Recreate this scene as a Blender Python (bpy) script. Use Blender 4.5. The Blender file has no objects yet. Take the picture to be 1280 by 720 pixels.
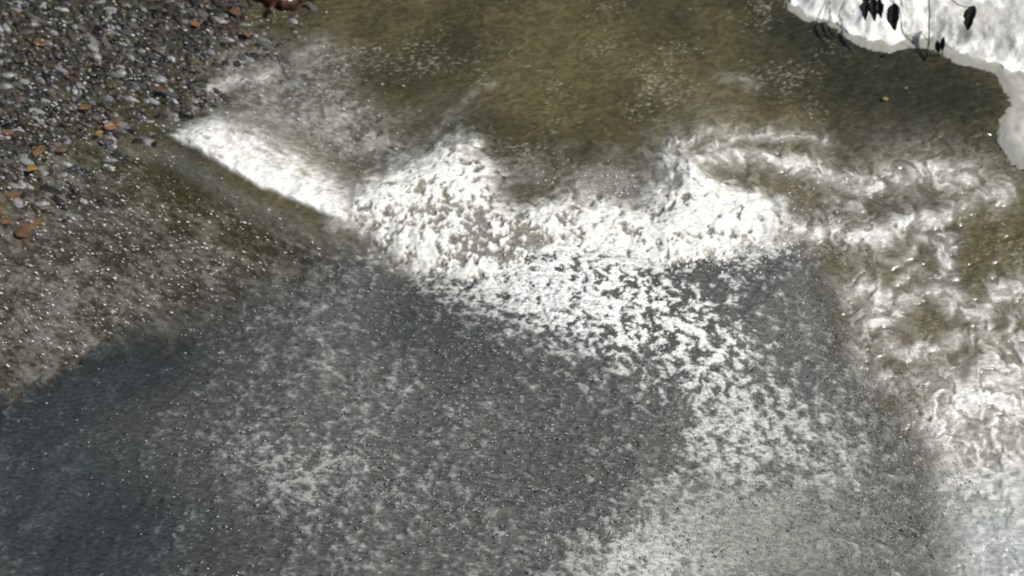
import bpy, math, random
import numpy as np
from mathutils import Vector, Matrix
random.seed(7)
rng = np.random.default_rng(7)
sc = bpy.context.scene
C = sc.collection

# ------------------------------------------------------------------ camera
CAM_H, PITCH, HFOV = 7.0, math.radians(60), math.radians(50)
cam = bpy.data.cameras.new('camera')
cam.sensor_width = 36
cam.lens = 18 / math.tan(HFOV / 2)
cam.clip_end = 2000
cam.dof.use_dof = True                   # the photograph is soft: wide lens opening, focused a little short
cam.dof.focus_distance = 5.7
cam.dof.aperture_fstop = 1.3
co = bpy.data.objects.new('camera', cam)
co.location = (0, 0, CAM_H)
co.rotation_euler = (math.pi / 2 - PITCH, 0, 0)
C.objects.link(co)
sc.camera = co

# ------------------------------------------------------------------ sky, sun
SUN_EL, SUN_AZ = math.radians(52), math.radians(105)     # azimuth from +Y towards +X
w = bpy.data.worlds.new('World')
sc.world = w
w.use_nodes = True
nt = w.node_tree
bg = nt.nodes['Background']
bg.inputs['Strength'].default_value = 0.075
sky = nt.nodes.new('ShaderNodeTexSky')
sky.sky_type = 'NISHITA'
sky.sun_disc = False
sky.sun_elevation = SUN_EL
sky.sun_rotation = SUN_AZ
sky.air_density = 1.0
sky.dust_density = 3.0
sky.ozone_density = 0.6
nt.links.new(sky.outputs[0], bg.inputs['Color'])
sun = bpy.data.lights.new('sun', 'SUN')
sun.energy = 4.2
sun.angle = math.radians(0.5)
sun.color = (1.0, 0.965, 0.90)
so = bpy.data.objects.new('sun', sun)
sd = Vector((math.sin(SUN_AZ) * math.cos(SUN_EL), math.cos(SUN_AZ) * math.cos(SUN_EL), math.sin(SUN_EL)))
so.rotation_euler = sd.to_track_quat('Z', 'Y').to_euler()
so.location = (8, 3, 9)
C.objects.link(so)
sc.view_settings.view_transform = 'Standard'
sc.view_settings.look = 'None'
sc.view_settings.exposure = 0.0
sc.view_settings.gamma = 1.0
sc.cycles.max_bounces = 6
sc.cycles.sample_clamp_indirect = 4

# ------------------------------------------------------------------ survey: photograph point -> place
F = 640 / math.tan(HFOV / 2)
SP, CP = math.sin(math.pi / 2 - PITCH), math.cos(math.pi / 2 - PITCH)


def at(px, py, z=0.0):
    dx, dy = (px - 640) / F, -(py - 360) / F
    Y, Z = dy * CP + SP, dy * SP - CP
    t = (z - CAM_H) / Z
    return (dx * t, Y * t, z)


def on(px, py, hf):
    z = 0.0
    for _ in range(12):
        p = at(px, py, z)
        z = 0.5 * z + 0.5 * float(hf(np.array([p[0]]), np.array([p[1]]))[0])
    return at(px, py, z)


flat = lambda x, y: x * 0.0

# ------------------------------------------------------------------ noise
_p = np.random.default_rng(3).permutation(4096)
_g = np.random.default_rng(4).uniform(0, 2 * math.pi, 4096)
_gx, _gy = np.cos(_g).astype(np.float32), np.sin(_g).astype(np.float32)


def perlin(x, y, seed=0):
    xi, yi = np.floor(x).astype(np.int64), np.floor(y).astype(np.int64)
    fx, fy = (x - xi).astype(np.float32), (y - yi).astype(np.float32)
    u = fx * fx * fx * (fx * (fx * 6 - 15) + 10)
    v = fy * fy * fy * (fy * (fy * 6 - 15) + 10)

    def g(ix, iy, dx, dy):
        h = _p[(_p[(ix + seed * 71) & 4095] + iy) & 4095]
        return _gx[h] * dx + _gy[h] * dy
    a = g(xi, yi, fx, fy); b = g(xi + 1, yi, fx - 1, fy)
    c = g(xi, yi + 1, fx, fy - 1); d = g(xi + 1, yi + 1, fx - 1, fy - 1)
    return (a + (b - a) * u + ((c + (d - c) * u) - (a + (b - a) * u)) * v) * 1.5


def fbm(x, y, cell, octs=4, seed=0, gain=0.5):
    s, amp, tot = 0, 1.0, 0
    for i in range(octs):
        s = s + amp * perlin(x / cell, y / cell, seed + i)
        tot += amp; amp *= gain; cell *= 0.5
    return s / tot ** 0.75


def ridged(x, y, cell, octs=3, seed=0):
    s, amp, tot = 0, 1.0, 0
    for i in range(octs):
        s = s + amp * (1 - np.minimum(1, 2.4 * np.abs(perlin(x / cell, y / cell, seed + i))))
        tot += amp; amp *= 0.55; cell *= 0.5
    return s / tot


def swirl(x, y, cell, amt, steps, seed):
    """carry points along an eddying flow, so that what is laid on them curls"""
    x, y = x.copy(), y.copy(); e = cell * .02
    for _ in range(steps):
        c0 = perlin(x / cell, y / cell, seed) + .5 * perlin(x * 2.1 / cell, y * 2.1 / cell, seed + 1)
        cx = perlin((x + e) / cell, y / cell, seed) + .5 * perlin((x + e) * 2.1 / cell, y * 2.1 / cell, seed + 1)
        cy = perlin(x / cell, (y + e) / cell, seed) + .5 * perlin(x * 2.1 / cell, (y + e) * 2.1 / cell, seed + 1)
        x += (cy - c0) / e * cell * amt / steps; y -= (cx - c0) / e * cell * amt / steps
    return x, y


def fronts(q, soft=.10, p=2.0):
    """billow fronts: a crisp edge on one side that thins out on the other"""
    t = q - np.floor(q)
    return t ** p * (1 - ss(1 - soft, 1, t))


def rot(x, y, deg, sx=1.0, sy=1.0):
    a = math.radians(deg); c, s = math.cos(a), math.sin(a)
    return (x * c + y * s) / sx, (-x * s + y * c) / sy


def ss(a, b, v):
    t = np.clip((v - a) / (b - a), 0, 1)
    return t * t * (3 - 2 * t)


def mix(a, b, t):
    return a + (b - a) * t


def blobs(x, y, lst, hf=flat):
    """sum of soft spots (px, py, rx, ry, angle, amount), surveyed in the photograph, laid on the surface hf"""
    out = np.zeros_like(x)
    for px, py, rx, ry, ang, amp in lst:
        a = math.radians(ang)
        c = on(px, py, hf)
        e1 = on(px + rx * math.cos(a), py + rx * math.sin(a), hf)
        e2 = on(px - ry * math.sin(a), py + ry * math.cos(a), hf)
        M = np.array([[e1[0] - c[0], e2[0] - c[0]], [e1[1] - c[1], e2[1] - c[1]]])
        I = np.linalg.inv(M)
        dx, dy = x - c[0], y - c[1]
        u = I[0, 0] * dx + I[0, 1] * dy
        v = I[1, 0] * dx + I[1, 1] * dy
        out += amp * np.exp(-(u * u + v * v))
    return out


def world_poly(pts, hf=flat):
    return [on(p[0], p[1], hf)[:2] for p in pts]


def sdf(x, y, poly):
    """signed distance to a closed outline, positive inside"""
    d = np.full(x.shape, 1e9); ins = np.zeros(x.shape, bool)
    n = len(poly)
    for i in range(n):
        ax, ay = poly[i]; bx, by = poly[(i + 1) % n]
        ex, ey = bx - ax, by - ay
        t = np.clip(((x - ax) * ex + (y - ay) * ey) / (ex * ex + ey * ey + 1e-12), 0, 1)
        d = np.minimum(d, (x - ax - t * ex) ** 2 + (y - ay - t * ey) ** 2)
        cr = ((ay > y) != (by > y)) & (x < (bx - ax) * (y - ay) / (by - ay + 1e-12) + ax)
        ins ^= cr
    return np.where(ins, 1, -1) * np.sqrt(d)


def line_d(x, y, pts, hf=flat):
    p = world_poly(pts, hf)
    d = np.full(x.shape, 1e9)
    for (ax, ay), (bx, by) in zip(p[:-1], p[1:]):
        ex, ey = bx - ax, by - ay
        t = np.clip(((x - ax) * ex + (y - ay) * ey) / (ex * ex + ey * ey + 1e-12), 0, 1)
        d = np.minimum(d, (x - ax - t * ex) ** 2 + (y - ay - t * ey) ** 2)
    return np.sqrt(d)


def outline(px_pts, hf=flat):
    return world_poly(px_pts, hf)


# ------------------------------------------------------------------ mesh helpers
def set_attr(me, name, arr, kind='FLOAT'):
    if kind == 'FLOAT':
        a = me.attributes.new(name, 'FLOAT', 'POINT'); a.data.foreach_set('value', np.ascontiguousarray(arr, np.float32).ravel())
    else:
        a = me.attributes.new(name, 'FLOAT_COLOR', 'POINT')
        c = np.ones((len(arr), 4), np.float32); c[:, :3] = arr
        a.data.foreach_set('color', c.ravel())


def raw_mesh(name, co_, faces, k, smooth=True):
    me = bpy.data.meshes.new(name)
    nv, nf = len(co_), len(faces)
    me.vertices.add(nv); me.vertices.foreach_set('co', np.ascontiguousarray(co_, np.float32).ravel())
    me.loops.add(nf * k); me.loops.foreach_set('vertex_index', np.ascontiguousarray(faces, np.int32).ravel())
    me.polygons.add(nf); me.polygons.foreach_set('loop_start', np.arange(0, nf * k, k, dtype=np.int32))
    me.polygons.foreach_set('use_smooth', np.full(nf, smooth))
    me.update(calc_edges=True)
    return me


def link(name, me, mat, parent=None, kind=None, label=None, cat=None, group=None):
    o = bpy.data.objects.new(name, me); C.objects.link(o)
    if mat and me and not me.materials: me.materials.append(mat)
    if parent: o.parent = parent
    if kind: o['kind'] = kind
    if label: o['label'] = label
    if cat: o['category'] = cat
    if group: o['group'] = group
    return o


def axis(lo, hi, step, far_lo, far_hi):
    core = np.arange(lo, hi, step)

    def grow(dist):
        out, s, d = [], step * 1.6, 0
        while d < dist:
            d += s; s *= 1.5; out.append(min(d, dist))
        return np.array(out)
    return np.concatenate([lo - grow(lo - far_lo)[::-1], core, core[-1] + grow(far_hi - core[-1])])


def grid(xs, ys):
    X, Y = np.meshgrid(xs, ys)
    nx, ny = len(xs), len(ys)
    i = np.arange(nx * ny).reshape(ny, nx)
    f = np.stack([i[:-1, :-1], i[:-1, 1:], i[1:, 1:], i[1:, :-1]], -1).reshape(-1, 4)
    return X.ravel(), Y.ravel(), f


# ------------------------------------------------------------------ materials
def new_mat(name):
    m = bpy.data.materials.new(name); m.use_nodes = True
    return m, m.node_tree, m.node_tree.nodes['Principled BSDF']


def water_mat(name, grain=60, grain_amt=0.25, bump=0.25, spec=0.5, aniso=(0.4, 1.0, 1.0), rotz=0.4):
    """colour from the mesh ('tint'), gloss from 'wet', fine grain and relief from noise"""
    m, t, b = new_mat(name)
    N, L = t.nodes.new, t.links.new
    at_ = N('ShaderNodeAttribute'); at_.attribute_name = 'tint'
    wet = N('ShaderNodeAttribute'); wet.attribute_name = 'wet'
    tc = N('ShaderNodeTexCoord'); mp = N('ShaderNodeMapping')
    mp.inputs['Scale'].default_value = aniso; mp.inputs['Rotation'].default_value = (0, 0, rotz)
    L(tc.outputs['Object'], mp.inputs['Vector'])
    n1 = N('ShaderNodeTexNoise'); n1.inputs['Scale'].default_value = grain; n1.inputs['Detail'].default_value = 3
    L(mp.outputs[0], n1.inputs['Vector'])
    mr = N('ShaderNodeMapRange'); mr.inputs['From Min'].default_value = 0.3; mr.inputs['From Max'].default_value = 0.7
    mr.inputs['To Min'].default_value = 1 - grain_amt; mr.inputs['To Max'].default_value = 1 + grain_amt
    L(n1.outputs['Fac'], mr.inputs['Value'])
    vm = N('ShaderNodeVectorMath'); vm.operation = 'SCALE'
    L(at_.outputs['Color'], vm.inputs[0]); L(mr.outputs[0], vm.inputs['Scale'])
    L(vm.outputs[0], b.inputs['Base Color'])
    rr = N('ShaderNodeMapRange'); rr.inputs['To Min'].default_value = 0.75; rr.inputs['To Max'].default_value = 0.12
    L(wet.outputs['Fac'], rr.inputs['Value']); L(rr.outputs[0], b.inputs['Roughness'])
    b.inputs['IOR'].default_value = 1.33
    b.inputs['Specular IOR Level'].default_value = spec
    bp = N('ShaderNodeBump'); bp.inputs['Strength'].default_value = bump; bp.inputs['Distance'].default_value = 0.01
    L(n1.outputs['Fac'], bp.inputs['Height']); L(bp.outputs[0], b.inputs['Normal'])
    return m


M_river = water_mat('river water', 55, 0.26, 0.30)
M_fall = water_mat('falling water', 60, 0.42, 0.12)
t = M_fall.node_tree; al = t.nodes.new('ShaderNodeAttribute'); al.attribute_name = 'cover'
t.links.new(al.outputs['Fac'], t.nodes['Principled BSDF'].inputs['Alpha'])
M_bed, t, b = new_mat('riverbed mud'); b.inputs['Base Color'].default_value = (.05, .042, .025, 1); b.inputs['Roughness'].default_value = .8
nz = t.nodes.new('ShaderNodeTexNoise'); nz.inputs['Scale'].default_value = 3
cr = t.nodes.new('ShaderNodeValToRGB'); cr.color_ramp.elements[0].color = (.03, .027, .018, 1); cr.color_ramp.elements[1].color = (.09, .075, .045, 1)
t.links.new(nz.outputs['Fac'], cr.inputs[0]); t.links.new(cr.outputs[0], b.inputs['Base Color'])

# ------------------------------------------------------------------ riverbed and outer ground
xs = axis(-6, 6, .25, -600, 600); ys = axis(-2, 10, .25, -600, 600)
X, Y, f = grid(xs, ys)
Z = -0.55 + 0.10 * fbm(X, Y, 1.3, 3, 5)
link('riverbed', raw_mesh('riverbed', np.stack([X, Y, Z], 1), f, 4), M_bed, kind='structure')

# ------------------------------------------------------------------ river surface
xs = axis(-4.75, 4.75, .0092, -600, 600)
ys = axis(1.6, 7.2, .0092, -600, 600)
X, Y, f = grid(xs, ys)
near = ss(12, 6, np.hypot(X, Y - 4))

# warped coordinates make the foam curl
wx = X + 0.10 * fbm(X, Y, .45, 3, 11) + 0.03 * perlin(X / .09, Y / .09, 15)
wy = Y + 0.10 * fbm(X, Y, .45, 3, 21) + 0.03 * perlin(X / .09, Y / .09, 25)
wx2 = X + 0.22 * fbm(X, Y, .5, 3, 31)
wy2 = Y + 0.22 * fbm(X, Y, .5, 3, 41)
qx_, qy_ = swirl(X, Y, .60, .035, 5, 33)
qx_ = qx_ + .035 * fbm(X, Y, .12, 3, 35); qy_ = qy_ + .035 * fbm(X, Y, .12, 3, 37)
sx_, sy_ = rot(X, Y, -27, 3.0, 1.0)                       # flow grain of the slick, down to the right
hx_, hy_ = rot(X, Y, 10, 2.2, 1.0)                        # ripple trains of the calm pool

# base tints
olive = np.array([.070, .064, .031]); brown = np.array([.086, .075, .036]); dark = np.array([.028, .028, .016])
n_big = fbm(X, Y, 1.1, 4, 51)
col = np.empty((X.size, 3))
tb = ss(-.35, .45, n_big + blobs(X, Y, [(700, 90, 110, 60, 0, .35), (990, 150, 60, 25, 10, .6), (560, 60, 80, 50, 0, .2), (1100, 320, 60, 30, 0, .6), (1140, 400, 50, 40, 0, .4),
                                       (1130, 110, 140, 60, 10, -1.0), (1000, 40, 90, 30, 20, -.8), (640, 200, 60, 40, 0, -.3), (1220, 320, 60, 80, 0, .1)]))
for k in range(3): col[:, k] = mix(dark[k] * .6 + olive[k] * .4, brown[k], tb)
td = ss(.15, 1.0, blobs(X, Y, [(1130, 105, 150, 55, 12, 1.1), (1010, 40, 80, 25, 25, .8)]))
for k in range(3): col[:, k] = mix(col[:, k], dark[k], td)
m_fine = fbm(X, Y, .05, 3, 61) + .8 * fbm(hx_, hy_, .05, 4, 65, .65)
rip = fronts(2.6 * fbm(hx_, hy_, .26, 4, 67, .55), .3, 1.6)
col *= (1 + .20 * m_fine + .60 * (rip - .28))[:, None]  # lighter ripple lines, standing in for reflections, painted into the tint

# the slick: thin water sliding over stones at the left
slick = ss(-.12, .25, sdf(X, Y, outline([(-400, 150), (130, 165), (230, 180), (330, 248), (440, 292), (560, 360), (500, 800), (-400, 800)])) + .05 * fbm(X, Y, .2, 3, 8))
s1 = fbm(sx_, sy_, .024, 3, 71, .7); s2 = fbm(sx_, sy_, .07, 3, 75)
s_m = fbm(X, Y, .35, 3, 79)
sl_bias = blobs(X, Y, [(40, 380, 120, 90, -20, .14), (270, 240, 130, 45, 28, -.35), (330, 320, 90, 45, 15, .10), (120, 300, 90, 60, 0, -.05), (220, 190, 90, 30, 30, -.2)])
sl_f = ss(-.45, .95, s1 * .75 + s2 * .6 + .45 * s_m + sl_bias)
ol = blobs(X, Y, [(240, 240, 140, 60, 28, 1.0), (20, 250, 60, 60, 0, .6), (150, 190, 50, 20, 0, .5)])
c_dark = mix(np.array([.036, .032, .019])[None], np.array([.034, .032, .013])[None], np.clip(ol, 0, 1)[:, None])
c_lite = mix(np.array([.195, .186, .165])[None], np.array([.15, .15, .10])[None], np.clip(ol, 0, 1)[:, None])
c_s = c_dark + (c_lite - c_dark) * sl_f[:, None]
rust = ss(.25, .9, fbm(X, Y, .12, 3, 83) + blobs(X, Y, [(45, 200, 40, 20, -30, .8), (20, 285, 50, 30, 0, .7), (8, 240, 40, 20, 0, .5), (130, 165, 25, 10, -20, .7)])
          - .35 - .6 * ss(at(180, 300)[0], at(260, 300)[0], X))
c_s = mix(c_s, np.array([.19, .085, .025])[None], (.75 * rust)[:, None])
lip = ss(.24, .0, line_d(X, Y, [(150, 165), (225, 188), (325, 256), (425, 297), (480, 330)])) * slick
c_s = mix(c_s, np.array([.17, .17, .145])[None], (.8 * lip)[:, None])
chop = ss(.1, .9, blobs(X, Y, [(310, 95, 70, 60, 20, .8), (400, 130, 70, 60, 20, .75), (470, 190, 70, 35, 25, .8), (420, 60, 40, 30, 0, .3), (540, 210, 50, 30, 20, .3)]))
chop = chop * (1 - slick)
cf = ss(-.5, 1.0, .8 * s1 + .8 * fbm(wx2, wy2, .09, 3, 89) + .3 * s_m)
c_c = np.array([.05, .047, .034])[None] + (np.array([.33, .33, .30]) - np.array([.05, .047, .034]))[None] * cf[:, None]
col = mix(col, c_c, (.85 * chop)[:, None])
col = mix(col, c_s, slick[:, None])

# foam
foam = np.zeros(X.size)
wedge = sdf(X, Y, outline([(205, 172), (262, 132), (340, 128), (405, 165), (452, 225), (470, 330), (400, 350), (300, 290), (235, 235)]))
wn = fbm(sx_, sy_, .06, 4, 91, .6)
lowedge = ss(0, .04, sdf(wx * .3 + X * .7, wy * .3 + Y * .7, outline([(205, 172), (270, 212), (330, 244), (432, 288), (700, 430), (900, -100), (0, -100)])))
dw = ss(-.12, .34, wedge + .02 + .17 * wn + .10 * fbm(X, Y, .25, 3, 95)) * lowedge
dw = dw * (.16 + .84 * ss(.60, .06, line_d(X, Y, [(225, 180), (330, 244), (432, 288)]) + .35 * wn))
foam = np.maximum(foam, 1.1 * dw * (.35 + .65 * ss(-.75, .05, wn * 1.1 + .3 * fbm(sx_, sy_, .02, 2, 97) + dw * 1.0 - .62)))

lob = sdf(wx, wy, outline([(405, 278), (430, 235), (490, 192), (545, 172), (568, 158), (605, 170), (632, 200), (655, 240), (690, 238), (725, 222), (790, 245), (812, 205),
                           (845, 172), (893, 190), (925, 222), (985, 238), (1005, 290), (940, 335), (870, 430), (600, 420), (490, 345)]))
ln = fbm(wx, wy, .16, 4, 101, .6)
dl = ss(-.06, .30, lob + .13 * ln)
pits = ss(.04, .34, .5 * fbm(wx2 * .3 + X * .7, wy2 * .3 + Y * .7, .052, 4, 107, .7) + .6 * fbm(wx, wy, .11, 3, 108, .6) + .25 * fbm(X, Y, .3, 2, 109) + blobs(X, Y, [(650, 330, 170, 40, 15, .22), (540, 190, 90, 30, -20, -.15), (430, 260, 30, 30, 0, -.15), (590, 290, 110, 35, 20, .15), (900, 360, 100, 40, 0, .2), (940, 265, 60, 30, 0, -.2)]))
veil = ss(.0, 1.2, blobs(X, Y, [(640, 235, 38, 45, 20, .9), (765, 225, 45, 28, 0, 1.0), (880, 215, 40, 25, 0, .55), (700, 300, 60, 25, 0, .3), (960, 215, 60, 25, 0, .5), (590, 190, 40, 20, 0, .4), (460, 205, 50, 25, 0, .3)]))
crest = fronts(1.6 * fbm(qx_, qy_, .38, 3, 103, .5) + .3 * ln, .12, 1.4)
thin = ss(.42, .10, lob + .06 * ln) * ss(at(600, 285)[1], at(600, 230)[1], Y)
dl = dl * (1 - thin * (.72 - .75 * crest)) 
dl = dl * (1 - .75 * veil * ss(-.5, .5, ln + .4)) * (1 - .82 * pits) * (.80 + .35 * ss(-.7, .2, fbm(qx_, qy_, .13, 4, 105, .7)))
foam = np.maximum(foam, 1.1 * dl)

LINES = [([(890, 185), (930, 168), (980, 168), (1020, 178)], 9, .6), ([(870, 205), (940, 195), (1000, 208), (1040, 226), (1072, 240), (1090, 232), (1084, 222), (1060, 222)], 10, .85),
         ([(1000, 292), (1060, 300), (1110, 288), (1150, 275), (1170, 268)], 12, .95), ([(1165, 265), (1200, 250), (1255, 238)], 12, .55), ([(1118, 218), (1160, 214), (1205, 222)], 17, .75),
         ([(1150, 300), (1185, 296), (1189, 340)], 9, .7), ([(1060, 372), (1080, 360), (1099, 374), (1096, 398), (1076, 408)], 11, .85), ([(1070, 385), (1085, 380)], 14, .4),
         ([(1175, 375), (1198, 385), (1222, 408), (1240, 435), (1228, 462)], 10, .75), ([(1105, 405), (1150, 372), (1185, 362), (1205, 380)], 9, .6), ([(1215, 395), (1250, 362), (1285, 345)], 10, .65),
         ([(1258, 425), (1268, 370)], 8, .5), ([(1100, 420), (1130, 445), (1180, 432), (1222, 415)], 9, .55), ([(1178, 540), (1200, 502), (1240, 492), (1290, 458)], 22, 1.0),
         ([(1230, 520), (1290, 500)], 26, .9), ([(540, 172), (550, 142), (600, 116), (625, 110)], 6, .16), ([(225, 140), (262, 112), (300, 105), (335, 92)], 7, .45),
         ([(400, 60), (380, 70)], 12, .3), ([(1090, 470), (1130, 482), (1190, 470)], 13, .5), ([(1060, 470), (1070, 420)], 9, .4), ([(860, 180), (880, 160), (905, 165)], 10, .5),
         ([(1095, 320), (1130, 330), (1150, 310)], 8, .4), ([(1040, 250), (1075, 262), (1030, 270)], 7, .4), ([(905, 100), (930, 102)], 6, .30), ([(300, 150), (345, 145), (400, 160), (440, 150)], 10, .25),
         ([(1180, 350), (1150, 345), (1120, 360)], 8, .4), ([(820, 250), (835, 215), (855, 185)], 14, .8), ([(1250, 440), (1275, 420)], 9, .5)]
fil = np.zeros(X.size)
tex = fronts(1.3 * fbm(qx_, qy_, .30, 4, 113, .6), .15, 1.2) * .8 + .35 * ss(-.5, .6, fbm(qx_, qy_, .09, 3, 115, .6))
for pts, wd, amp in LINES:
    d = line_d(wx * .8 + wx2 * .2, wy * .8 + wy2 * .2, pts)
    r = wd * .0062
    fil = np.maximum(fil, amp * np.exp(-(d / r) ** 2) * (.30 + .9 * tex) + .55 * amp * np.exp(-(d / (r * 2.8)) ** 2) * tex)
foam = np.maximum(foam, .72 * fil)

web_d = blobs(X, Y, [(1160, 440, 100, 50, 0, .85), (1085, 350, 60, 60, 0, .65), (1020, 245, 110, 40, 0, .85), (930, 190, 90, 30, 0, .6), (1150, 230, 100, 30, 0, .3), (1130, 330, 50, 30, 0, -.3), (1100, 170, 90, 40, 0, .28),
                     (880, 150, 60, 40, 0, .25), (740, 190, 110, 22, 0, .35), (570, 140, 60, 30, 0, .4), (470, 180, 70, 45, 30, .55), (420, 130, 50, 40, 20, .35), (330, 110, 70, 35, 20, .45),
                     (380, 70, 40, 25, 20, .3), (1210, 480, 60, 40, 0, .8), (900, 120, 100, 30, 0, .2), (1160, 500, 60, 30, 0, .7), (1230, 200, 60, 30, 0, .25)])
web = 1.0 * fronts(1.25 * fbm(qx_, qy_, .52, 5, 121, .55) + .2, .14, 2.2) + .22 * ss(.1, .9, fbm(qx_, qy_, .16, 4, 127, .65)) + .30 * fronts(1.2 * fbm(qx_, qy_, .24, 4, 129, .6), .2, 2.6)
web = web * ss(.05, .9, web_d) * (0.75 + .5 * fbm(wx, wy, .07, 4, 137, .6))
foam = np.maximum(foam, np.clip(web, 0, 1) * .46)
milky = .12 * np.clip(web_d, 0, 1.2) * (.5 + .8 * fbm(qx_, qy_, .2, 4, 141, .6))
pile = ss(-.10, .2, sdf(wx, wy, outline([(1172, 545), (1212, 505), (1300, 468), (1700, 460), (1700, 900), (1180, 900), (1150, 620)])))
pile = pile * (.22 + .35 * ss(-.5, .5, fbm(qx_, qy_, .16, 4, 145, .6)) + .65 * fronts(1.3 * fbm(qx_, qy_, .40, 4, 147, .6), .15, 1.3) + .25 * fbm(X, Y, .06, 4, 149, .7))
foam = np.maximum(foam, pile * .80)
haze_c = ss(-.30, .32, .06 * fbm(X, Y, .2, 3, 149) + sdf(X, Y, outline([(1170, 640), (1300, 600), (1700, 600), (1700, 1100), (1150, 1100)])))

# glints on the calm pool's little ripple crests, painted as pale flecks
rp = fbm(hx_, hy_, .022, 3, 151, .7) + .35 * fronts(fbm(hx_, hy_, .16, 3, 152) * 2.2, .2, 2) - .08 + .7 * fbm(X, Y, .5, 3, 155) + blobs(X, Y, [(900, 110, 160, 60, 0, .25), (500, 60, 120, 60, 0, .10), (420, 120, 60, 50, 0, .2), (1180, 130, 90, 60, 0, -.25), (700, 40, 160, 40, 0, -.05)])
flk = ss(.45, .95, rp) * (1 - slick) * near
milk = np.clip(milky, 0, .6) * (1 - slick)
splash = ss(.25, .9, blobs(X, Y, [(755, 228, 55, 28, 0, 1.0), (660, 215, 40, 35, 0, .55), (600, 180, 40, 20, 0, .4), (840, 180, 60, 25, 0, .4)]) + .35 * fbm(X, Y, .06, 4, 157, .7))
col = mix(col, np.array([.24, .235, .215])[None] * (1 + .5 * fbm(X, Y, .03, 3, 159, .7))[:, None], (.75 * splash * (1 - slick))[:, None])
col = mix(col, np.array([.34, .32, .26])[None], np.clip(milk, 0, 1)[:, None])
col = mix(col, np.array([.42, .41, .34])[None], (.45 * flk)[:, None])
foam = np.clip(foam, 0, 1) * near
white = np.array([.80, .80, .755])
col = mix(col, (white[None] * (.93 + .20 * fbm(X, Y, .03, 3, 161, .7) + .10 * fbm(X, Y, .12, 3, 163))[:, None]), foam[:, None])
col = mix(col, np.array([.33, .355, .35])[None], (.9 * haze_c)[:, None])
col = np.clip(col, 0.004, .85)

Z = .022 * fbm(X, Y, .5, 3, 171) + .005 * fbm(hx_, hy_, .07, 3, 175) + .009 * rip * (1 - slick)
Z += slick * (.010 * s1 + .014 * s2)
Z += foam * (.025 + .014 * fbm(wx, wy, .16, 3, 181) + .006 * fbm(X, Y, .05, 3, 185)) * (1 - .3 * haze_c)
Z += .12 * ss(-.1, .45, lob) + .07 * ss(-.1, .35, wedge)
Z *= near
wet = np.clip(1 - .85 * foam, 0, 1)
me = raw_mesh('river_water', np.stack([X, Y, Z], 1), f, 4)
set_attr(me, 'tint', col, 'C'); set_attr(me, 'wet', wet)
link('river_water', me, M_river, kind='structure')
del X, Y, Z, col, foam, wx, wy, wx2, wy2

# ------------------------------------------------------------------ the plume of falling water in the foreground
PL0 = [(-500, 620), (-100, 540), (0, 494), (75, 458), (160, 402), (215, 372), (300, 325), (400, 302), (455, 300), (520, 332), (600, 330), (650, 290), (740, 268), (830, 290), (900, 300), (960, 290), (1030, 318),
       (1062, 360), (1075, 430), (1130, 488), (1185, 548), (1212, 620), (1228, 700), (1260, 800)]
PL = outline(PL0) + [(3.6, 0.6), (3.9, -4.0), (-9.0, -4.0)]


def hp(x, y):
    d = sdf(x, y, PL)
    return np.where(d > 0, .03 + .21 * d - .05 * np.exp(-d / .1) + .05, -.02)


HP = hp
xs = axis(-4.4, 3.6, .0092, -6, 6); ys = axis(1.1, 5.6, .0092, -2.5, 5.7)
X, Y, f = grid(xs, ys)
d0 = sdf(X, Y, PL)
Zb = .08 + .21 * np.maximum(d0, 0) - .05 * np.exp(-np.maximum(d0, 0) / .1)
wx = X + .06 * fbm(X, Y, .25, 3, 211); wy = Y + .06 * fbm(X, Y, .25, 3, 221)
ax1, ay1 = rot(wx, wy, -14, 1.35, 1.0)
ax2, ay2 = rot(X, Y, -35, 2.4, 1.0)
dmp = lambda lst: blobs(X, Y, lst, HP)
n1 = fbm(ax1, ay1, .056, 4, 231, .75); n2 = fbm(wx, wy, .15, 3, 235); n3 = fbm(ax2, ay2, .035, 3, 239, .6); n4 = fbm(X, Y, .55, 3, 243)
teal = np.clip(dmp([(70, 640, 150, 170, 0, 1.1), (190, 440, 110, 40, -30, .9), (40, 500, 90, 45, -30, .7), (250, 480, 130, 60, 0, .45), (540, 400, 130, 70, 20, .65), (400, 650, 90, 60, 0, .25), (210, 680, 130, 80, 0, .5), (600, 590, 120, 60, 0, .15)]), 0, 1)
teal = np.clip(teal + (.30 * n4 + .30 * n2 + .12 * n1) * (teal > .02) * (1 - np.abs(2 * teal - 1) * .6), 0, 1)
lite = dmp([(930, 545, 150, 95, 10, .50), (830, 690, 130, 60, -20, .75), (700, 600, 70, 90, 0, -.10), (740, 420, 110, 40, 10, .05), (560, 640, 120, 70, 0, .06), (890, 440, 80, 60, 0, .20), (780, 380, 110, 55, 0, .36), (640, 350, 130, 45, 25, .50), (520, 330, 60, 25, 30, .5), (370, 590, 70, 55, 30, .42),
            (300, 560, 130, 70, 20, .12), (480, 480, 60, 40, 0, .2), (1060, 520, 60, 60, 0, .15), (860, 320, 80, 25, 0, .4), (650, 690, 100, 40, 0, .1), (330, 400, 80, 40, 0, .1), (930, 300, 50, 18, 0, .6), (760, 290, 80, 28, 0, .65), (690, 350, 90, 40, 20, .2),
            (1010, 385, 85, 80, 0, -.24), (620, 385, 90, 35, 20, .28), (840, 320, 110, 28, 0, .45), (900, 300, 60, 20, 0, .3), (1150, 620, 70, 70, 0, -.12), (120, 620, 170, 130, 0, -.35), (180, 450, 100, 50, -30, -.5), (830, 540, 26, 34, 30, -.45), (570, 430, 60, 60, 0, -.3), (500, 370, 40, 40, 20, -.25), (870, 330, 32, 30, 0, -.75), (740, 540, 80, 60, 0, -.15)])
smooth = np.clip(dmp([(60, 640, 140, 150, 0, .55), (930, 670, 110, 60, 0, .7), (1000, 385, 80, 70, 0, .10), (180, 440, 80, 40, -30, .6)]), 0, .92)
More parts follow.
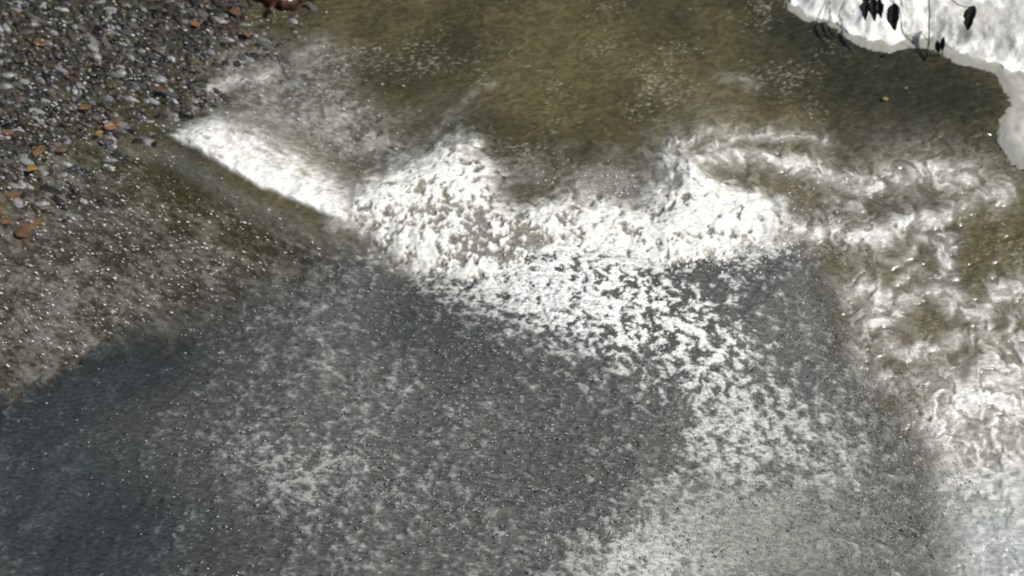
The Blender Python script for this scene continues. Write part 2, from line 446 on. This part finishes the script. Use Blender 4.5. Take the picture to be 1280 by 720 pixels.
nc = fbm(wx, wy, .085, 4, 233, .65)
v = (n1 * .85 + n2 * .35 + n3 * .55 + 1.35 * nc * np.clip(dmp([(680, 350, 220, 80, 15, 1.0), (900, 400, 120, 120, 0, .8), (560, 330, 80, 50, 20, .6), (960, 560, 130, 90, 0, .55), (820, 690, 120, 60, 0, .6), (370, 590, 90, 70, 0, .35)]), 0, 1)) * (1 - smooth) + .25 * n4 * (1 - .5 * smooth)
amt = ss(-.30, .95, v + lite - .16)
amt = mix(amt, ss(.28, .62, amt), np.clip(dmp([(650, 340, 180, 60, 20, 1.0), (800, 380, 120, 70, 0, .9), (930, 310, 80, 40, 0, .8), (900, 520, 160, 120, 0, .6), (820, 690, 140, 60, 0, .6), (370, 590, 110, 80, 0, .4), (560, 560, 220, 150, 0, .25)]), 0, 1))
c_lo = mix(np.array([.082, .083, .077])[None], np.array([.034, .042, .043])[None], teal[:, None])  # the plume's shade is put into these dark tones
hi_w = np.clip(dmp([(640, 340, 180, 60, 20, .9), (780, 290, 90, 30, 0, .9), (800, 380, 140, 70, 0, .8), (930, 300, 60, 30, 0, 1.0), (1010, 390, 80, 70, 0, .15), (520, 320, 60, 30, 30, .9), (880, 440, 90, 60, 0, .35), (940, 550, 140, 95, 0, .26), (840, 690, 100, 50, 0, .25)]), 0, 1)
c_hi = mix(np.array([.34, .34, .32])[None], np.array([.80, .80, .77])[None], hi_w[:, None])
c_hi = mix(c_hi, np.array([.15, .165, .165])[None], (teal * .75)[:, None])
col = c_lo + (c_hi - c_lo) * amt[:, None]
grn = np.clip(dmp([(930, 670, 110, 60, 0, .8)]), 0, .8)
col = mix(col, np.array([.17, .18, .155])[None], grn[:, None])
edge = ss(.35, 0, d0) * ss(at(480, 400)[0], at(300, 400)[0], X) * ss(at(180, 400)[0], at(330, 400)[0], X)
col = mix(col, np.array([.13, .13, .115])[None] * (1 + .6 * n3)[:, None], (.5 * edge)[:, None])
spk = ss(.5, 1.0, fbm(ax2, ay2, .02, 2, 251) + .25 * n2) * (1 - smooth)
col = mix(col, np.array([.5, .5, .47])[None], (.7 * spk)[:, None])
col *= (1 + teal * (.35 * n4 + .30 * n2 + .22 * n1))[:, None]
col = np.clip(col, .006, .85)
Z = Zb + (1 - smooth) * (.005 * n1 + .008 * n2 + .0025 * n3) + .020 * n4 + .005 * hi_w * n1
lw = ss(at(470, 350)[0], at(380, 350)[0], X) * ss(at(140, 400)[0], at(260, 400)[0], X)
rw = ss(at(980, 450)[0], at(1080, 450)[0], X) * ss(at(640, 300)[1], at(640, 400)[1], Y)
d0c = d0 + .10 * fbm(X, Y, .22, 3, 261)
cover = ss(-.02, .26 + .75 * lw + .34 * rw, d0c + .14 * n2 + .07 * n1 + .03 * n3)
# torn edge: where the sheet breaks up the foam shows through
frag = d0 + .16 * n2 + .10 * n1 + .05 * n3
tear = dmp([(640, 330, 150, 50, 20, .8), (800, 350, 130, 60, 0, .7), (900, 300, 90, 40, 0, .7), (500, 315, 60, 30, 20, .5)])
keep_v = (frag - .06) - tear * (.12 + .30 * (n1 + .5 * n2 > .12) * ss(.9, .0, d0)) > 0
keep_v &= ~((d0 + .03 * n2) < 0.0)
keep = keep_v[f].sum(1) >= 3
f2 = f[keep]
used = np.zeros(X.size, bool); used[f2.ravel()] = True
idx = np.cumsum(used) - 1
me = raw_mesh('waterfall', np.stack([X, Y, Z], 1)[used], idx[f2], 4)
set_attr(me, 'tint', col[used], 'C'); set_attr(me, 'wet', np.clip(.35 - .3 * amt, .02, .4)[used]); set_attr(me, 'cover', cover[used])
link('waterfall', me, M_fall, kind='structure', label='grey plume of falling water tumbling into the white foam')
del X, Y, Z, col, wx, wy

GB = outline([(-900, -700), (420, -260), (372, 0), (345, 35), (300, 95), (232, 160), (165, 158), (120, 200), (70, 245), (-60, 300), (-900, 500)])


def hg(x, y):
    d = sdf(x, y, GB)
    return np.clip(-.10 + .32 * d, -.5, .03) + .10 * ss(.3, 4, d) + .02 * perlin(x / .4, y / .4, 301)


# ------------------------------------------------------------------ spray: drops in the air, and glints built as white drops
M_drop, t, b = new_mat('aerated drop and glint')
b.inputs['Base Color'].default_value = (.86, .87, .88, 1); b.inputs['Roughness'].default_value = .15; b.inputs['IOR'].default_value = 1.33  # white base puts the sun's glint into the drops' colour
M_drop2, t, b = new_mat('grey water drop')
b.inputs['Base Color'].default_value = (.36, .37, .37, 1); b.inputs['Roughness'].default_value = .15; b.inputs['IOR'].default_value = 1.33
OCT = np.array([(1, 0, 0), (-1, 0, 0), (0, 1, 0), (0, -1, 0), (0, 0, 1), (0, 0, -1)], float)
OF = np.array([(0, 2, 4), (2, 1, 4), (1, 3, 4), (3, 0, 4), (2, 0, 5), (1, 2, 5), (3, 1, 5), (0, 3, 5)])


def spray(name, regs, hf, hmax, rmin, rmax, ang, elong, mat, label, jit=14):
    V, Fc, k = [], [], 0
    for px, py, rx, ry, a, n in regs:
        aa = math.radians(a)
        g = rng.normal(size=(n, 2))
        qx = px + rx * g[:, 0] * math.cos(aa) * .7 - ry * g[:, 1] * math.sin(aa) * .7
        qy = py + rx * g[:, 0] * math.sin(aa) * .7 + ry * g[:, 1] * math.cos(aa) * .7
        p0 = np.array([at(u, v_) for u, v_ in zip(qx, qy)])
        z = hf(p0[:, 0], p0[:, 1])
        for _ in range(3):
            p0 = np.array([at(u, v_, zz) for u, v_, zz in zip(qx, qy, z)])
            z = np.maximum(hf(p0[:, 0], p0[:, 1]), 0)
        h = .02 + hmax * rng.random(n) ** 2.2
        p0 = np.array([at(u, v_, zz) for u, v_, zz in zip(qx, qy, z + h)])
        r = rmin + (rmax - rmin) * rng.random(n) ** 4
        el = 1 + (elong - 1) * rng.random(n) ** .6
        th = np.radians(ang + jit * rng.normal(size=n))
        base = OCT[None] * np.stack([r * el, r, r], 1)[:, None, :] * (1 + .25 * rng.normal(size=(n, 6, 1)))
        c, s = np.cos(th)[:, None], np.sin(th)[:, None]
        bx = base[:, :, 0] * c - base[:, :, 1] * s; by = base[:, :, 0] * s + base[:, :, 1] * c
        P = np.stack([bx, by, base[:, :, 2]], 2) + p0[:, None, :]
        V.append(P.reshape(-1, 3)); Fc.append((OF[None] + (np.arange(n) * 6)[:, None, None] + k).reshape(-1, 3)); k += n * 6
    me_ = raw_mesh(name, np.concatenate(V), np.concatenate(Fc), 3)
    return link(name, me_, mat, kind='stuff', label=label)


GBS = lambda x, y: np.maximum(0, hg(x, y) + .04)


spray('spray_and_glints', [(170, 70, 130, 70, 0, 900), (60, 150, 70, 70, 0, 400), (200, 290, 170, 80, 20, 1500), (80, 380, 100, 70, 0, 900), (330, 170, 110, 60, 20, 350), (420, 140, 60, 60, 20, 260)],
      GBS, .12, .0012, .0052, -27, 5.5, M_drop, 'white drops standing in for glints over the wet gravel', 8)
spray('spray_and_glints', [(450, 400, 220, 90, 10, 1800), (380, 590, 180, 90, 10, 2200), (650, 560, 180, 110, 0, 2600), (700, 420, 150, 50, 10, 1200)],
      HP, .15, .0015, .0062, -20, 2.2, M_drop2, 'fine pale drops over the grey plume', 25)
spray('spray_and_glints', [(950, 520, 150, 110, 20, 4200), (1030, 400, 80, 90, 0, 1300), (1120, 520, 90, 60, 40, 1600), (860, 660, 140, 60, 0, 2200), (1120, 640, 70, 70, 60, 1500), (1190, 610, 35, 60, 0, 500)],
      HP, .22, .0018, .0056, -50, 2.8, M_drop2, 'dense pale drops flung to the right of the plume', 22)
spray('spray_and_glints', [(700, 350, 140, 45, 15, 1300), (900, 310, 80, 35, 0, 600), (765, 225, 34, 22, 0, 90), (540, 260, 60, 40, 0, 200), (680, 215, 40, 15, 0, 40), (1000, 280, 60, 30, 0, 400)],
      HP, .2, .002, .0075, -15, 1.8, M_drop, 'white drops leaping from the foam', 40)

# ------------------------------------------------------------------ gravel bar
M_grav, t, b = new_mat('dark wet grit')
nz = t.nodes.new('ShaderNodeTexNoise'); nz.inputs['Scale'].default_value = 22; nz.inputs['Detail'].default_value = 6
cr = t.nodes.new('ShaderNodeValToRGB'); e = cr.color_ramp.elements
e[0].position = .35; e[0].color = (.010, .010, .010, 1); e[1].position = .62; e[1].color = (.070, .064, .040, 1)
tc = t.nodes.new('ShaderNodeTexCoord'); t.links.new(tc.outputs['Object'], nz.inputs['Vector'])
t.links.new(nz.outputs['Fac'], cr.inputs[0]); t.links.new(cr.outputs[0], b.inputs['Base Color'])
b.inputs['Roughness'].default_value = .35
xs = axis(-5.6, -1.2, .03, -300, -.9); ys = axis(4.2, 8.5, .03, 3.2, 300)
X, Y, f = grid(xs, ys)
Z = hg(X, Y) + .012 * fbm(X, Y, .08, 3, 311)
gravel = link('gravel_bar', raw_mesh('gravel_bar', np.stack([X, Y, Z], 1), f, 4), M_grav, kind='structure')


def stone_mat(name, random_from):
    m, t, b = new_mat(name)
    N, L = t.nodes.new, t.links.new
    cr = N('ShaderNodeValToRGB'); r = cr.color_ramp; r.interpolation = 'CONSTANT'
    pal = [(.040, .038, .034), (.080, .078, .074), (.020, .019, .020), (.15, .15, .15), (.055, .050, .030), (.090, .083, .075), (.05, .036, .024), (.038, .042, .020), (.23, .23, .23), (.060, .058, .058), (.062, .045, .03), (.014, .013, .015)]
    r.elements[0].color = (*pal[0], 1); r.elements[1].position = 1 / 12; r.elements[1].color = (*pal[1], 1)
    for i, c in enumerate(pal[2:]):
        el = r.elements.new((i + 2) / 12); el.color = (*c, 1)
    if random_from == 'object':
        oi = N('ShaderNodeObjectInfo'); L(oi.outputs['Random'], cr.inputs[0])
    else:
        a = N('ShaderNodeAttribute'); a.attribute_name = 'shade'; L(a.outputs['Fac'], cr.inputs[0])
    tc = N('ShaderNodeTexCoord'); nz = N('ShaderNodeTexNoise'); nz.inputs['Scale'].default_value = 45; nz.inputs['Detail'].default_value = 5
    L(tc.outputs['Object'], nz.inputs['Vector'])
    mr = N('ShaderNodeMapRange'); mr.inputs['From Min'].default_value = .3; mr.inputs['From Max'].default_value = .7; mr.inputs['To Min'].default_value = .45; mr.inputs['To Max'].default_value = 1.6
    L(nz.outputs['Fac'], mr.inputs['Value'])
    vm = N('ShaderNodeVectorMath'); vm.operation = 'SCALE'; L(cr.outputs[0], vm.inputs[0]); L(mr.outputs[0], vm.inputs['Scale']); L(vm.outputs[0], b.inputs['Base Color'])
    b.inputs['Roughness'].default_value = .22; b.inputs['IOR'].default_value = 1.4
    bp = N('ShaderNodeBump'); bp.inputs['Strength'].default_value = .6; bp.inputs['Distance'].default_value = .01
    L(nz.outputs['Fac'], bp.inputs['Height']); L(bp.outputs[0], b.inputs['Normal'])
    return m


def ico(sub):
    import bmesh
    bm = bmesh.new(); bmesh.ops.create_icosphere(bm, subdivisions=sub, radius=1)
    v = np.array([x.co[:] for x in bm.verts]); fc = np.array([[x.index for x in q.verts] for q in bm.faces]); bm.free()
    return v, fc


IV, IF = ico(2)
SV, SF = ico(1)


def stone_shape(v, seed):
    r = np.random.default_rng(seed)
    k = r.normal(size=(7, 3)); k /= np.linalg.norm(k, axis=1)[:, None]
    o = v.copy()
    for q in k:                                       # a few flattened faces, as water-worn stones have
        dd = o @ q; lim = r.uniform(.55, .85)
        o -= np.maximum(dd - lim, 0)[:, None] * q * .85
    return o * (1 + .05 * r.normal(size=(len(v), 1)))


M_st = stone_mat('wet stone', 'object'); M_st2 = stone_mat('wet stone, small', 'attr')
shapes = []
for i in range(14):
    o = stone_shape(IV, 100 + i) * np.array([1.0, .62 + .2 * rng.random(), .5])
    me = raw_mesh('stone', o, IF, 3); me.materials.append(M_st); shapes.append(me)
cand = []
tries = 0
while len(cand) < 4200 and tries < 60000:
    tries += 1
    px, py = random.uniform(-70, 400), random.uniform(-60, 330)
    p = at(px, py)
    if sdf(np.array([p[0]]), np.array([p[1]]), GB)[0] < .02 - .40 * random.random() ** 2.5: continue
    cand.append((p[0], p[1], .012 + .040 * random.random() ** 2.4))
cand.sort(key=lambda c: -c[2])
SV_, SF_, SA_ = [], [], []
k = 0
for i, (x, y, r) in enumerate(cand):
    z = max(-.012, float(hg(np.array([x]), np.array([y]))[0]))
    th = math.radians(-27 + random.gauss(0, 16)); el = random.uniform(1.2, 2.4)
    if i < 300:
        o = bpy.data.objects.new('stone', shapes[i % 14]); C.objects.link(o); o.parent = gravel
        o.location = (x, y, z + r * .05); o.rotation_euler = (random.gauss(0, .25), random.gauss(0, .25), th); o.scale = (r * el, r, r)
    else:
        b_ = stone_shape(SV, 1000 + i % 200) * np.array([r * el, r * .75, r * .6])
        c, s = math.cos(th), math.sin(th)
        P = np.stack([b_[:, 0] * c - b_[:, 1] * s + x, b_[:, 0] * s + b_[:, 1] * c + y, b_[:, 2] + z + r * .12], 1)
        SV_.append(P); SF_.append(SF + k); k += len(P); SA_.append(np.full(len(P), random.random()))
me = raw_mesh('pebbles', np.concatenate(SV_), np.concatenate(SF_), 3)
set_attr(me, 'shade', np.concatenate(SA_))
link('pebbles', me, M_st2, parent=gravel, kind='stuff')

# ------------------------------------------------------------------ snow bank and its ice shelf
SN = outline([(975, -30), (990, 8), (1008, 22), (1045, 30), (1062, 44), (1090, 54), (1112, 58), (1135, 49), (1165, 50), (1198, 68), (1226, 78), (1244, 80), (1262, 92), (1300, 100), (1800, 260), (2600, -400), (900, -700)])
IC = outline([(968, -30), (985, 14), (1005, 27), (1040, 38), (1056, 52), (1085, 62), (1108, 67), (1135, 60), (1165, 62), (1190, 78), (1225, 88), (1243, 92), (1253, 112), (1247, 150), (1246, 178), (1262, 205), (1300, 230), (1800, 420), (2600, -400), (900, -700)])
M_snow, t, b = new_mat('snow')
N, L = t.nodes.new, t.links.new
a = N('ShaderNodeAttribute'); a.attribute_name = 'tint'; L(a.outputs['Color'], b.inputs['Base Color'])
b.inputs['Roughness'].default_value = .7; b.inputs['Subsurface Weight'].default_value = .15; b.inputs['Subsurface Radius'].default_value = (.03, .03, .04)
nz = N('ShaderNodeTexNoise'); nz.inputs['Scale'].default_value = 70; nz.inputs['Detail'].default_value = 5
tc = N('ShaderNodeTexCoord'); L(tc.outputs['Object'], nz.inputs['Vector'])
bp = N('ShaderNodeBump'); bp.inputs['Strength'].default_value = .5; bp.inputs['Distance'].default_value = .012
L(nz.outputs['Fac'], bp.inputs['Height']); L(bp.outputs[0], b.inputs['Normal'])


def bank(name, poly, hfun, cfun, kind='structure', step=.012):
    xs = axis(2.1, 5.3, step, 1.2, 200); ys = axis(5.2, 7.6, step, 4.0, 200)
    X, Y, f = grid(xs, ys)
    n = fbm(X, Y, .18, 4, 401, .6)
    d = sdf(X, Y, poly) + .022 * n
    Z = hfun(X, Y, d, n)
    keep = (d > -.012)[f].all(1)
    f2 = f[keep]; used = np.zeros(X.size, bool); used[f2.ravel()] = True; idx = np.cumsum(used) - 1
    me = raw_mesh(name, np.stack([X, Y, Z], 1)[used], idx[f2], 4)
    set_attr(me, 'tint', np.clip(cfun(X, Y, d, n)[used], .01, .88), 'C')
    return link(name, me, M_snow, kind=kind)


def snow_h(x, y, d, n):
    return np.where(d < 0, .0, .02 + .13 * ss(0, .25, d) + .20 * ss(.2, 2.5, d)) + .03 * n + .03 * fbm(x, y, .5, 3, 411) * ss(0, .3, d)


def snow_c(x, y, d, n):
    g = ss(.05, .6, .8 * fbm(x, y, .16, 5, 421, .7) + .05 + blobs(x, y, [(1215, 35, 60, 22, 10, .55), (1140, 20, 30, 25, 0, .25), (1260, 45, 40, 30, 0, .5), (1040, 10, 45, 18, 20, .25), (1190, 55, 40, 12, 20, .3)]))
    c = mix(np.array([.84, .84, .81])[None], np.array([.40, .40, .37])[None], (g * .85)[:, None])
    return c * (1 + .10 * fbm(x, y, .03, 2, 431))[:, None]


def ice_h(x, y, d, n):
    return np.where(d < 0, -.01, .006 + .012 * ss(0, .1, d)) + .004 * n


def ice_c(x, y, d, n):
    g = ss(-.5, .5, fbm(x, y, .12, 4, 441))
    return mix(np.array([.26, .26, .225])[None], np.array([.52, .52, .46])[None], (g * ss(0, .25, d))[:, None])


bank('ice_shelf', IC, ice_h, ice_c)
bank('snow_bank', SN, snow_h, snow_c)

# ------------------------------------------------------------------ twigs, withered leaves, fallen leaves, log
def simple(name, c0, c1, rough=.7, scale=30):
    m, t, b = new_mat(name)
    nz = t.nodes.new('ShaderNodeTexNoise'); nz.inputs['Scale'].default_value = scale; nz.inputs['Detail'].default_value = 5
    tc = t.nodes.new('ShaderNodeTexCoord'); t.links.new(tc.outputs['Object'], nz.inputs['Vector'])
    cr = t.nodes.new('ShaderNodeValToRGB'); e = cr.color_ramp.elements
    e[0].position = .35; e[1].position = .65; e[0].color = (*c0, 1); e[1].color = (*c1, 1)
    t.links.new(nz.outputs['Fac'], cr.inputs[0]); t.links.new(cr.outputs[0], b.inputs['Base Color'])
    b.inputs['Roughness'].default_value = rough
    bp = t.nodes.new('ShaderNodeBump'); bp.inputs['Strength'].default_value = .4; bp.inputs['Distance'].default_value = .004
    t.links.new(nz.outputs['Fac'], bp.inputs['Height']); t.links.new(bp.outputs[0], b.inputs['Normal'])
    return m


M_dead = simple('withered leaf', (.006, .005, .004), (.016, .012, .008), .8)
M_twig = simple('bare twig', (.02, .016, .012), (.06, .05, .04), .8, 80)
M_twig_g = simple('pale bare twig', (.09, .085, .075), (.17, .16, .14), .8, 80)
M_log = simple('wet brown wood', (.022, .010, .006), (.085, .035, .018), .3, 14)
M_l1 = simple('orange leaf', (.09, .048, .02), (.17, .09, .03), .5)
M_l2 = simple('yellow leaf', (.20, .12, .02), (.32, .20, .04), .5)
M_l3 = simple('brown leaf', (.07, .035, .018), (.12, .065, .03), .5)


def tube_mesh(name, pts, r0, r1, seg=7, rough=.0):
    pts = [Vector(p) for p in pts]
    # refine along the line
    P = []
    for i in range(len(pts) - 1):
        for k in range(6): P.append(pts[i].lerp(pts[i + 1], k / 6))
    P.append(pts[-1])
    V, Fc = [], []
    n = len(P)
    for i, p in enumerate(P):
        tdir = (P[min(i + 1, n - 1)] - P[max(i - 1, 0)]).normalized()
        u = tdir.orthogonal().normalized(); v_ = tdir.cross(u)
        if i: 
            u = (uprev - tdir * uprev.dot(tdir)).normalized(); v_ = tdir.cross(u)
        uprev = u
        r = r0 + (r1 - r0) * i / (n - 1)
        if 0 < i < n - 1: p = p + (u * random.gauss(0, 1) + v_ * random.gauss(0, 1)) * r * .25
        for s in range(seg):
            a = 2 * math.pi * s / seg; q = r * (1 + rough * random.gauss(0, 1))
            V.append(p + (u * math.cos(a) + v_ * math.sin(a)) * q)
    Fc = [(i * seg + s, i * seg + (s + 1) % seg, (i + 1) * seg + (s + 1) % seg, (i + 1) * seg + s) for i in range(n - 1) for s in range(seg)]
    me = bpy.data.meshes.new(name)
    Fc.append(tuple(range(seg))[::-1]); Fc.append(tuple((n - 1) * seg + s for s in range(seg)))
    me.from_pydata([v_[:] for v_ in V], [], Fc)
    me.polygons.foreach_set('use_smooth', [True] * len(me.polygons)); me.update()
    return me


def leaf_mesh(name, length, width, curl=.3, ragged=.0, nseg=12, seed=0):
    """pointed blade along -Z.. as local X, folded on its midrib, with thickness and small lobes"""
    r = random.Random(seed)
    V, Fc = [], []
    th = width * .05
    for side in (1, -1):
        for i in range(nseg + 1):
            t_ = i / nseg
            wd = width * .5 * (math.sin(math.pi * t_ ** .8) ** .75) * (1 + ragged * r.uniform(-1, 1)) if 0 < i < nseg else width * .02
            z = curl * width * math.sin(t_ * 3.0) + side * th
            x = length * t_
            V += [(x, -wd, z + wd * .35), (x, -wd * .5, z + wd * .10), (x, 0, z), (x, wd * .5, z + wd * .10), (x, wd, z + wd * .35)]
    m = (nseg + 1) * 5
    for i in range(nseg):
        for j in range(4):
            a = i * 5 + j
            Fc.append((a, a + 5, a + 6, a + 1)); Fc.append((m + a, m + a + 1, m + a + 6, m + a + 5))
        for j in (0, 4):
            a = i * 5 + j; Fc.append((a, m + a, m + a + 5, a + 5) if j == 0 else (a, a + 5, m + a + 5, m + a))
    for i in (0, nseg):
        for j in range(4):
            a = i * 5 + j; Fc.append((a, a + 1, m + a + 1, m + a) if i == 0 else (a, m + a, m + a + 1, a + 1))
    me = bpy.data.meshes.new(name); me.from_pydata(V, [], Fc)
    me.polygons.foreach_set('use_smooth', [True] * len(me.polygons)); me.update()
    return me


def empty(name, loc, label, cat, group=None):
    o = bpy.data.objects.new(name, None); C.objects.link(o); o.location = loc; o.empty_display_size = .05
    o['label'] = label; o['category'] = cat
    if group: o['group'] = group
    return o


def child(name, me, mat, parent):
    """geometry given in world coordinates, kept in place under its parent"""
    o = link(name, me, mat, parent=parent)
    o.location = -parent.location
    return o


def hang_leaf(a, b_, zt, zb, wpx, root, seed, ragged=.12, mat=None, name='blade'):
    """blade from photograph point a (height zt) down to b_ (height zb)"""
    A, B = Vector(at(*a, zt)), Vector(at(*b_, zb))
    Lg = (B - A).length
    me = leaf_mesh('blade', Lg, wpx * .0068, .25, ragged, 12, seed)
    x = (B - A).normalized(); view = (Vector((0, 0, CAM_H)) - A).normalized()
    z = (view - x * view.dot(x)).normalized(); z = (z + x.cross(z) * .35).normalized(); y = z.cross(x)
    M = Matrix((x, y, z)).transposed()
    for v_ in me.vertices: v_.co = M @ v_.co + A
    return child(name, me, mat or M_dead, root)


def hanging(name, a, b_, wpx, stem, label, seed, zt=.42, zb=.33, ragged=.12):
    root = empty(name, Vector(at(*a, zt)), label, 'leaf', 'withered leaves hanging over the snow bank')
    hang_leaf(a, b_, zt, zb, wpx, root, seed, ragged)
    sp = [at(px, py, zz) for px, py, zz in stem]
    child('stem', tube_mesh('stem', sp, .0035, .0045, 6), M_twig, root)
    return root


hanging('withered_leaf', (1118, 4), (1119, 39), 15, [(1118, 5, .42), (1117, 0, .43), (1113, -42, .50)], 'single pointed black leaf hanging alone right of the ragged cluster', 1)
for nm, a, b_, wd, sd_, lb in [('withered_leaf', (1084, -4), (1082, 26), 10, 2, 'ragged black leaf, leftmost of the hanging cluster above the snow'),
                               ('withered_leaf', (1092, -6), (1094, 27), 9, 3, 'ragged black leaf in the middle of the hanging cluster above the snow'),
                               ('withered_leaf', (1099, -4), (1102, 23), 9, 4, 'ragged black leaf, right one of the hanging cluster next to the single leaf')]:
    hanging(nm, a, b_, wd, [(a[0], a[1] + 1, .42), (a[0] + 2, a[1] - 8, .43), (1096, -42, .50)], lb, sd_, ragged=.45)
hanging('withered_leaf', (1217, 7), (1210, 39), 13, [(1217, 8, .42), (1206, 9, .43), (1196, 5, .44), (1186, -4, .45), (1172, -45, .50)], 'narrow slanting black leaf on a bowed twig at far right', 5, ragged=.2)

# the bough just above the picture that the leaves hang from
root = empty('overhanging_bough', Vector(at(1110, -45, .50)), 'dark bough reaching over the snow bank above the hanging leaves', 'branch')
child('limb', tube_mesh('limb', [at(1050, -70, .52), at(1110, -45, .50), at(1200, -48, .50), at(1330, -75, .50), at(1500, -130, .50)], .005, .012, 9, .05), M_twig, root)

# upright stick with a forked sprig, standing in the ice edge
root = empty('bare_stick', Vector(at(1159, 70, .03)), 'thin bare upright stick standing at the edge of the snow', 'stick')
child('shaft', tube_mesh('shaft', [at(1158, 71, .02), at(1161, 50, .10), at(1162, 20, .25), at(1161, -25, .45)], .007, .006, 7, .05), M_twig_g, root)
child('twig', tube_mesh('twig', [at(1161, 52, .12), at(1154, 44, .15), at(1149, 38, .18)], .004, .002, 6), M_twig_g, root)
child('twig', tube_mesh('twig', [at(1161, 58, .09), at(1165, 48, .13), at(1168, 42, .17)], .004, .002, 6), M_twig_g, root)
child('base_knot', tube_mesh('base_knot', [at(1157, 74, .01), at(1159, 70, .03), at(1160, 64, .05)], .012, .009, 8, .12), M_dead, root)
for a, b_, wd, lb, sd_ in [((1172, 50), (1174, 66), 6, 'small black shoot poking from the snow edge, left of the pair', 11), ((1180, 46), (1178, 64), 6, 'small black shoot poking from the snow edge, right of the pair', 12)]:
    root = empty('dead_shoot', Vector(at(*b_, .06)), lb, 'plant', 'dead shoots at the snow edge')
    hang_leaf(a, b_, .17, .06, wd, root, sd_, .3)
    child('stem', tube_mesh('stem', [at(b_[0], b_[1] - 2, .08), at(b_[0], b_[1] + 4, .02)], .004, .006, 6), M_dead, root)
me = raw_mesh('black_pebble', stone_shape(IV, 55) * np.array([.020, .016, .018]), IF, 3)
o = link('black_pebble', me, M_dead, label='small black pebble at the ice edge below the single leaf', cat='pebble'); o.location = at(1107, 68, .03)

# sticks on the left
def stick(pts, r, label, mat=M_twig):
    p = [Vector(at(*q)) for q in pts]
    me = tube_mesh('twig', [q - p[0] for q in p], r, r * .5, 7, .06)
    o = link('fallen_twig', me, mat, label=label, cat='twig'); o.location = p[0]
    return o


stick([(351, 66, .05), (353, 78, .03), (356, 92, .01)], .006, 'short dark twig standing in the water beside the gravel')
stick([(278, 30, .10), (300, 28, .11), (322, 26, .10)], .007, 'dark twig lying across the stones near the brown log')
stick([(76, 153, .08), (86, 158, .09), (96, 164, .07)], .007, 'dark twig lying on the gravel beside the orange leaves')
stick([(262, 78, .10), (264, 90, .08)], .006, 'stubby dark twig among the stones above the foam wedge')
stick([(244, 97, .08), (264, 96, .07)], .006, 'level dark twig just under the stubby one')
stick([(6, 55, .12), (5, 68, .10)], .006, 'short dark twig upright at the left border of the gravel')
# log at the top
p = [Vector(at(*q)) for q in [(312, -30, .10), (345, -2, .07), (366, 2, .04), (392, -14, .02)]]
root = empty('brown_log', p[1], 'wet reddish brown log end lying in the water at the top of the gravel', 'log')
child('trunk', tube_mesh('trunk', p, .10, .055, 14, .05), M_log, root)
child('branch_stub', tube_mesh('branch_stub', [p[1], Vector(at(338, 14, .10))], .03, .018, 9, .08), M_log, root)

# fallen leaves
FL = [(102, 134, 12, M_l1, 'orange leaf on the gravel above the yellow ones', 15), (134, 160, 13, M_l1, 'orange leaf with a curled tip at the corner of the slick', -30), (240, 27, 12, M_l1, 'orange brown leaf among dark stones in the top left', 20),
      (47, 196, 15, M_l1, 'long orange leaf, upper of the pair near the left edge', -65), (36, 212, 13, M_l2, 'yellow leaf, lower of the pair near the left edge', 5), (6, 166, 12, M_l1, 'orange leaf cut by the left border of the picture', 5),
      (75, 189, 9, M_l3, 'brown leaf right of the long orange leaf', -20), (45, 52, 14, M_l3, 'rust brown leaf high on the gravel at left', 10), (24, 290, 12, M_l3, 'brown leaf lying under the thin water at left', 20),
      (122, 168, 9, M_l2, 'small yellow leaf touching the curled orange leaf', -10), (143, 150, 9, M_l3, 'reddish leaf right above the curled orange leaf', 15), (26, 14, 13, M_l3, 'pinkish brown leaf in the top left corner', 30),
      (310, 37, 10, M_l3, 'red brown leaf under the twig by the log', 60), (292, 12, 12, M_l3, 'red brown leaf left of the log', 30), (197, 112, 12, M_l3, 'dull brown leaf on the dark stones', 10), (1107, 124, 6, M_l2, 'tiny yellow leaf adrift on the dark pool below the snow', 0)]
for i, (px, py, s, m, lb, ang) in enumerate(FL):
    me = leaf_mesh('leaf', s * .0085, s * .0058, .04, .15, 8, 40 + i)
    o = link('fallen_leaf', me, m, label=lb, cat='leaf', group='fallen leaves'); z0 = .075 if px < 400 and py < 200 else (.05 if py < 300 and px < 400 else .03)
    o.location = at(px - 4, py, z0); o.rotation_euler = (random.gauss(0, .12), random.gauss(0, .12), math.radians(-ang))

# clear drops hanging in the air at the lower right
M_clear, t, b = new_mat('clear water drop')
b.inputs['Base Color'].default_value = (.9, .95, .95, 1); b.inputs['Transmission Weight'].default_value = 1; b.inputs['IOR'].default_value = 1.33; b.inputs['Roughness'].default_value = .02
IV3, IF3 = ico(3)
me = raw_mesh('water_drop', IV3 * (1 + .06 * perlin(IV3[:, :1] * 2 + 5, IV3[:, 1:2] * 2 + 5, 9)), IF3, 3); me.materials.append(M_clear)
for px, py, r, lb in [(1255, 649, .021, 'largest clear drop in the air near the right border'), (1240, 660, .018, 'clear drop left of the largest one'), (1267, 688, .017, 'lowest clear drop above the pale water'),
                      (1236, 637, .012, 'small clear drop above the left one'), (1278, 628, .018, 'clear drop cut by the right border'), (1259, 674, .009, 'tiny clear drop above the lowest one'), (1220, 654, .013, 'clear drop at the rim of the spray')]:
    o = link('water_drop', me, None, label=lb, cat='water drop', group='clear drops in the air'); o.location = at(px, py, .6); o.scale = (r, r * .85, r * 1.1); o.rotation_euler = (.3, .2, random.random() * 3)
